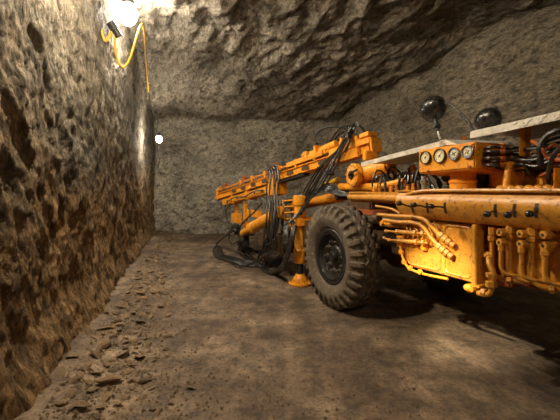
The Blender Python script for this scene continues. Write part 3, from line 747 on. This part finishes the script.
# ---- drill feed beam
A = Q(372.5, 142.5, .52); B = Q(221, 193.5, -.12)
e1 = (B-A).normalized(); e2 = e1.cross(V((0, 0, 1))).normalized(); e3 = e2.cross(e1).normalized(); L = (B-A).length
if e2.y > 0: e2 = -e2                      # e2 points at the camera side
RM = Matrix((e1, -e2, e3)).transposed()
def T(l, s_, u_): return A+e1*l+e2*s_+e3*u_
def tb(s, l0, l1, s0, s1, u0, u1, bev=.005):
    return s.hexa([T(l0, s0, u0), T(l1, s0, u0), T(l1, s1, u0), T(l0, s1, u0), T(l0, s0, u1), T(l1, s0, u1), T(l1, s1, u1), T(l0, s1, u1)], bev)
s = MB(); tb(s, 0, L, -.09, .07, -.11, .005); tb(s, .0, L, -.10, .09, -.02, -.005, .003); tb(s, .0, L, -.10, .09, -.115, -.10, .003)
fb = s.build('feed_beam', M_or, rig)
s = MB(); tb(s, .1, L-.03, .055, .085, .045, .07); tb(s, .1, L-.03, -.085, -.055, .045, .07)
for k in range(int(L/.23)): tb(s, .15+k*.23, .18+k*.23, .05, .075, .0, .05, .002)
s.build('guide_rail', M_or, fb)
s = MB()
for k in range(9): tb(s, .35+k*.36, .50+k*.36, .088, .093, -.085, -.035, .001)
s.build('slot_shade', M_dark, fb)  # dark pads painting the shade of slots; nothing is cut in
s = MB()
for k in range(16): s.nut(T(.28+k*.2, .09, -.108), e2, .010, .010)
s.build('beam_bolt', M_dark, fb)
s = MB()
for k in range(6): l = .9+k*.42; tb(s, l, l+.05, .06, .10, .0, .10, .003)
s.build('hose_bracket', M_or, fb)
s = MB(); s.cyl(T(.55, .02, .115), T(L+.02, .02, .085), .016, n=10); s.build('drill_steel', M_blk, fb)
s = MB(); s.cyl(T(.3, .09, .025), T(L-.1, .09, .02), .009, n=8); s.build('feed_chain', M_blk, fb)
s = MB(); s.prism([T(L, -.10, -.13), T(L, .10, -.13), T(L, .10, .05), T(L, .05, .10), T(L, .035, .14), T(L, -.02, .14), T(L, -.05, .08), T(L, -.10, .05)], e1*.035, .004)
s.ball(T(L+.04, .02, .1), .03); s.build('end_plate', M_or, fb)
s = MB(); tb(s, -.05, .62, -.07, .11, -.02, .045); tb(s, -.04, .10, -.06, .10, .065, .115); tb(s, .14, .45, -.06, .09, .045, .115); tb(s, .20, .26, -.06, .10, .1, .14); tb(s, .28, .34, -.1, .1, .1, .17); tb(s, .38, .42, -.1, .1, .1, .16)
tb(s, -.07, -.04, -.07, .10, -.12, .04); tb(s, .12, .40, .08, .13, -.14, -.03)
s.build('feed_motor', M_or, fb)
s = MB(); s.b2(Q(362, 161, .38), Q(378, 151, .55), .01); s.b2(Q(366, 151, .4), Q(372, 170, .5) , .01); s.build('feed_mount', M_or, fb)
s = MB(); tb(s, .75, 1.55, -.07, .11, .02, .09); s.cyl(T(.7, .02, .10), T(1.15, .02, .10), .06, n=18); s.cyl(T(.55, .02, .13), T(.8, .02, .12), .05, n=16); tb(s, .85, .9, -.1, .12, .05, .18); tb(s, 1.05, 1.12, -.1, .12, .05, .15)
s.ball(T(1.25, .0, .14), .04)
s.build('rock_drill', M_or, fb)
s = MB(); 
for l in (1.9, 2.9, 3.7):
    if l < L-.2: tb(s, l, l+.08, -.07, .09, .02, .13); s.cyl(T(l+.04, .02, .13), T(l+.04, .02, .19), .018, n=10)
s.build('centralizer', M_rust, fb)
# under-cradle
s = MB(); tb(s, L*.50, L-.16, -.09, .06, -.26, -.14); tb(s, L*.46, L*.53, -.10, .09, -.32, -.11); tb(s, L*.70, L*.715, -.12, .085, -.28, -.10); tb(s, L*.84, L*.86, -.12, .08, -.28, -.10)
s.build('cradle', M_or, fb)
s = MB(); tb(s, L*.30, L*.50, -.05, .075, -.155, -.118); s.build('slide_bar', M_blk, fb)
s = MB()
for l in (.58, .64, .76, .80, .9): s.nut(T(L*l, .06, -.20), e2, .016, .02)
s.tube([T(L*.56, .09, -.2), T(L*.62, .11, -.18), T(L*.72, .10, -.22), T(L*.80, .12, -.19), T(L*.9, .09, -.24)], .012, 8)
s.build('cradle_fitting', M_blk, fb)
s = MB(); s.b2(Q(234.5, 217, .0), Q(238.5, 199, .06), .005); s.b2(Q(231, 222, -.02), Q(242, 214, .1), .006); s.b2(Q(243, 232, .02), Q(248, 203, .1), .005); s.b2(Q(247, 216, 0), Q(262, 211, .08), .006)
s.build('drop_bracket', M_or, rig)
# ram under the cradle
A3 = Q(243, 233, .02); B3 = Q(281, 212, .12); d3 = B3-A3; s = MB(); s.cyl(A3+d3*.28, B3, .095, .10, n=24); s.cyl(A3+d3*.26, A3+d3*.36, .105, n=24)
o = s.build('lift_cylinder', M_or, rig)
s = MB(); s.cyl(A3, A3+d3*.3, .05, .055, n=16); s.ball(A3, .06); s.build('piston', M_or, o)
s = MB(); s.b2(Q(258, 245, .05), Q(300, 238, .35), .01); s.b2(Q(281, 240, .2), Q(352, 226, .32), .01); s.build('front_frame', M_dark, rig)
s = MB(); s.ball(Q(285, 229, .16), .075); s.cyl(Q(285, 229, .16), Q(291, 226, .2), .05, n=14); s.build('ball_joint', M_or, rig)
# front foot with pad
q = Q(246, 250, .42); s = MB(); z0 = q.z
s.box((q.x, .42, .05), (.24, .24, .10), .01); s.cyl((q.x, .42, .09), (q.x, .42, .42), .075, .06, n=16); s.b2((q.x-.3, .3, .36), (q.x+.25, .52, .44), .01); s.box((q.x-.12, .36, .17), (.14, .16, .12), .02)
s.build('front_foot', M_blk, rig)
s = MB(); s.b2(Q(262, 262, .04), Q(268, 226, .12), .006); s.build('support_leg', M_dark, rig)
s = MB(); c = Q(236, 228, -.02); s.box(c, (.16, .12, .10), .02); s.cyl(c+V((-.1, 0, .03)), c+V((.12, 0, .05)), .035, n=12); s.cyl(c+V((0, 0, .08)), c+V((0, -.0, -.12)), .04, n=12); s.ball(c+V((.08, -.04, -.04)), .045)
s.nut(c+V((.02, -.05, .02)), (0, -1, 0), .025, .04); s.build('hose_manifold', M_blk, rig)

# ---- stabilizer jack
c = Q(300, 283, .20); x, y = c.x, .20
s = MB(); s.lathe((x, y, .44), (0, 0, 1), [(.084, -.14), (.09, -.13), (.09, .04), (.082, .05), (.076, .06), (.076, .32), (.078, .33), (.078, .64), (.094, .65), (.098, .66), (.098, .775), (.090, .785)], 28)
jk = s.build('stabilizer_jack', M_or, rig)
s = MB(); s.lathe((x, y, .80), (0, 0, 1), [(.092, 0), (.104, .01), (.104, .12), (.092, .13)], 28); s.b2((x-.01, y-.09, .81), (x+.13, y+.14, .92), .012); s.b2((x+.08, y+.1, .76), (x+.32, y+.22, .95), .012)
s.b2((x-.16, y-.05, .80), (x-.05, y+.08, .93), .01)
for k in (-.06, .06): s.nut((x+.10, y-.12, .865+k*.5), (0, -1, 0), .014, .014)
s.build('clamp_bracket', M_or, jk)
s = MB(); s.cyl((x, y, .10), (x, y, .46), .046, n=20); s.build('piston_rod', M_blk, jk)
s = MB(); s.lathe((x, y, .0), (0, 0, 1), [(.15, 0), (.158, .012), (.158, .03), (.13, .045), (.105, .055), (.10, .09), (.075, .12), (.062, .15)], 28)
for k in range(8): an = k/8*math.tau; s.nut((x+.13*math.cos(an), y+.13*math.sin(an), .035), (0, 0, 1), .013, .02)
s.build('foot_pad', M_or, jk)
for i, (y0, y1) in enumerate(((200, 198), (206, 205), (212, 212), (218, 220))):
    s = MB(); s.cyl(Q(283+i, y0+1, .16), Q(296, y0, .13), .012, n=10); s.nut(Q(284+i, y0+1, .16), (1, 0, 0), .02, .03); s.nut(Q(293, y0, .13), (1, 0, 0), .018, .02); s.build('jack_fitting', M_or, jk)
s = MB(); s.tube([Q(283, 200, .16), Q(284, 210, .15), Q(285, 221, .16)], .014, 8); s.build('jack_line', M_gold, jk)

# ---- hoses
H = []
def hp(pts, r): H.append(hose([Q(*p) for p in pts], r))
def gq(px, py, lift=0):           # on the ground, in machine coordinates
    Y = HC*F/(py-HY); w = V(((px-280)/F*Y, Y, 0))-P0
    return V((w.dot(AX), w.dot(BX), lift))
# bundle coming over the feed beam and down to the turret
for i in range(7):
    o_ = i*2.4; j = rh.uniform(-1, 1)
    hp([(328+i*3.5, 146-i*1.6, .50), (336+i*3, 133+(i % 3)*2-i, .42), (344+j+i*1.3, 126+(i % 2)*4, .36), (348-i*.5, 137, .3+.02*(i%3)), (341-i*.9+j, 151, .28), (335-i*2.6+j, 166, .27), (328-i*3.0+j, 180, .26), (321-i*3.0, 190+i*.6, .24), (310-i*2.2, 200+i*2, .2), (301-i*3, 215+i*2, .14-.03*i)], .0105+.002*(i % 2))
# arcs over the beam
hp([(345, 128, .42), (336, 127, .45), (325, 128, .42), (317, 133, .36), (315, 140, .34), (317, 144, .34)], .013)
hp([(366, 133, .45), (360, 126, .4), (355, 123, .4), (350, 128, .4), (346, 138, .32)], .012)
hp([(356, 124, .42), (352, 133, .38), (349, 142, .3), (345, 152, .3)], .012)
s = MB(); q = Q(345, 136, .34); s.box(q, (.09, .10, .03), .008); s.build('hose_clamp', M_blk, rig)
s = MB(); q = Q(329, 173, .24); s.box(q, (.10, .12, .025), .008, Matrix.Rotation(.5, 3, 'Y')); s.build('hose_clamp', M_blk, rig)
# hoses draped from turret to the jack and down
for i in range(6):
    j = rh.uniform(-2, 2)
    hp([(350-i, 196-i*1.2, .42), (338, 195-i*1.5, .36), (326, 190-i*1.3+j*.5, .3), (316, 188+i+j, .26), (306-i*2, 193+i*1.5, .3), (296-i*3, 196+i*2+j, .3), (286-i*3, 205+i*3, .2), (280-i*2.4, 222+i*3, .05), (276-i*2, 238+i*2, -.05)], .0125)
# vertical bunch from the beam to the ground loops
for i in range(5):
    x = 266.5+i*2.7; jj = rh.uniform(-1.3, 1.3)
    Lp = [Q(x-1, 172-i*.6, .12), Q(x-.5, 168-i*.6, .06), Q(x+1.5, 175, .02), Q(x+1+jj, 195, -.02), Q(x+.5, 215, -.06), Q(x-1+jj, 235, -.08), Q(x-4, 250, -.06)]
    e = gq(262-i*5, 263+i*1.5, .03); Lp += [e, gq(245-i*3, 262+i, .03), gq(232-i*3, 258-i*.6, .03)]
    H.append(hose(Lp, .012))
# long sweep to the left on the floor
for i in range(5):
    a = i*2.0
    Lp = [Q(236, 226+i, -.02), Q(229-a*.4, 232+i, -.02), Q(221-a*.6, 240+i, .05), gq(213.5+a, 252+i*.6, .06+.02*i), gq(216+a, 258+i*.5, .025), gq(228+a, 261.5+i*.7, .02), gq(242, 263+i*.9, .02), gq(257, 263.5+i, .02), gq(270, 262+i*1.3, .03), gq(280+a, 258+i*1.2, .06), Q(284+i, 248, .02), Q(283+i*1.2, 235, .06), Q(282+i*1.5, 222, .12)]
    H.append(hose(Lp, .0145))
# big dark loops by the jack
for i in range(4):
    Lp = [Q(262+i*2, 198, .05), Q(270+i, 208, -.02), Q(272+i, 225, -.05), Q(266+i*1.5, 240, -.05), gq(258+i*3, 262+i*1.2, .05), gq(263+i*2, 272+i*.9, .025), gq(272+i*2, 275+i*.3, .03), Q(281+i, 266, -.05), Q(287+i, 252, -.02), Q(291+i, 236, .02), Q(293+i*.5, 222, .1), Q(291, 212, .18)]
    H.append(hose(Lp, .0165))
for i in range(3):
    Lp = [Q(244, 246-i, .1), gq(250+i*5, 252+i*2, .04), gq(262+i*4, 253+i*2, .03), gq(268+i*3, 259+i, .03), gq(258+i*2, 264, .03), gq(243+i*3, 258-i, .03), gq(238+i*4, 253, .05), Q(240+i, 243, 0), Q(238, 234, 0)]
    H.append(hose(Lp, .014))
# thin loops near the drill head
hp([(226, 203, -.1), (225, 210, -.1), (227, 220, -.08), (232, 224, -.04), (237, 226, 0)], .009)
hp([(234, 204, -.06), (229, 206, -.08), (226, 212, -.08), (228, 222, -.04), (234, 226, 0)], .009)
hp([(247, 206, .0), (250, 212, -.02), (247, 220, -.03), (240, 226, 0)], .010)
hp([(262, 203, .02), (256, 210, .0), (250, 216, 0), (243, 222, 0), (240, 228, 0)], .012)
hp([(240, 240, 0), (232, 244, .0), (229, 238, -.02), (231, 231, -.02), (238, 229, 0)], .013)
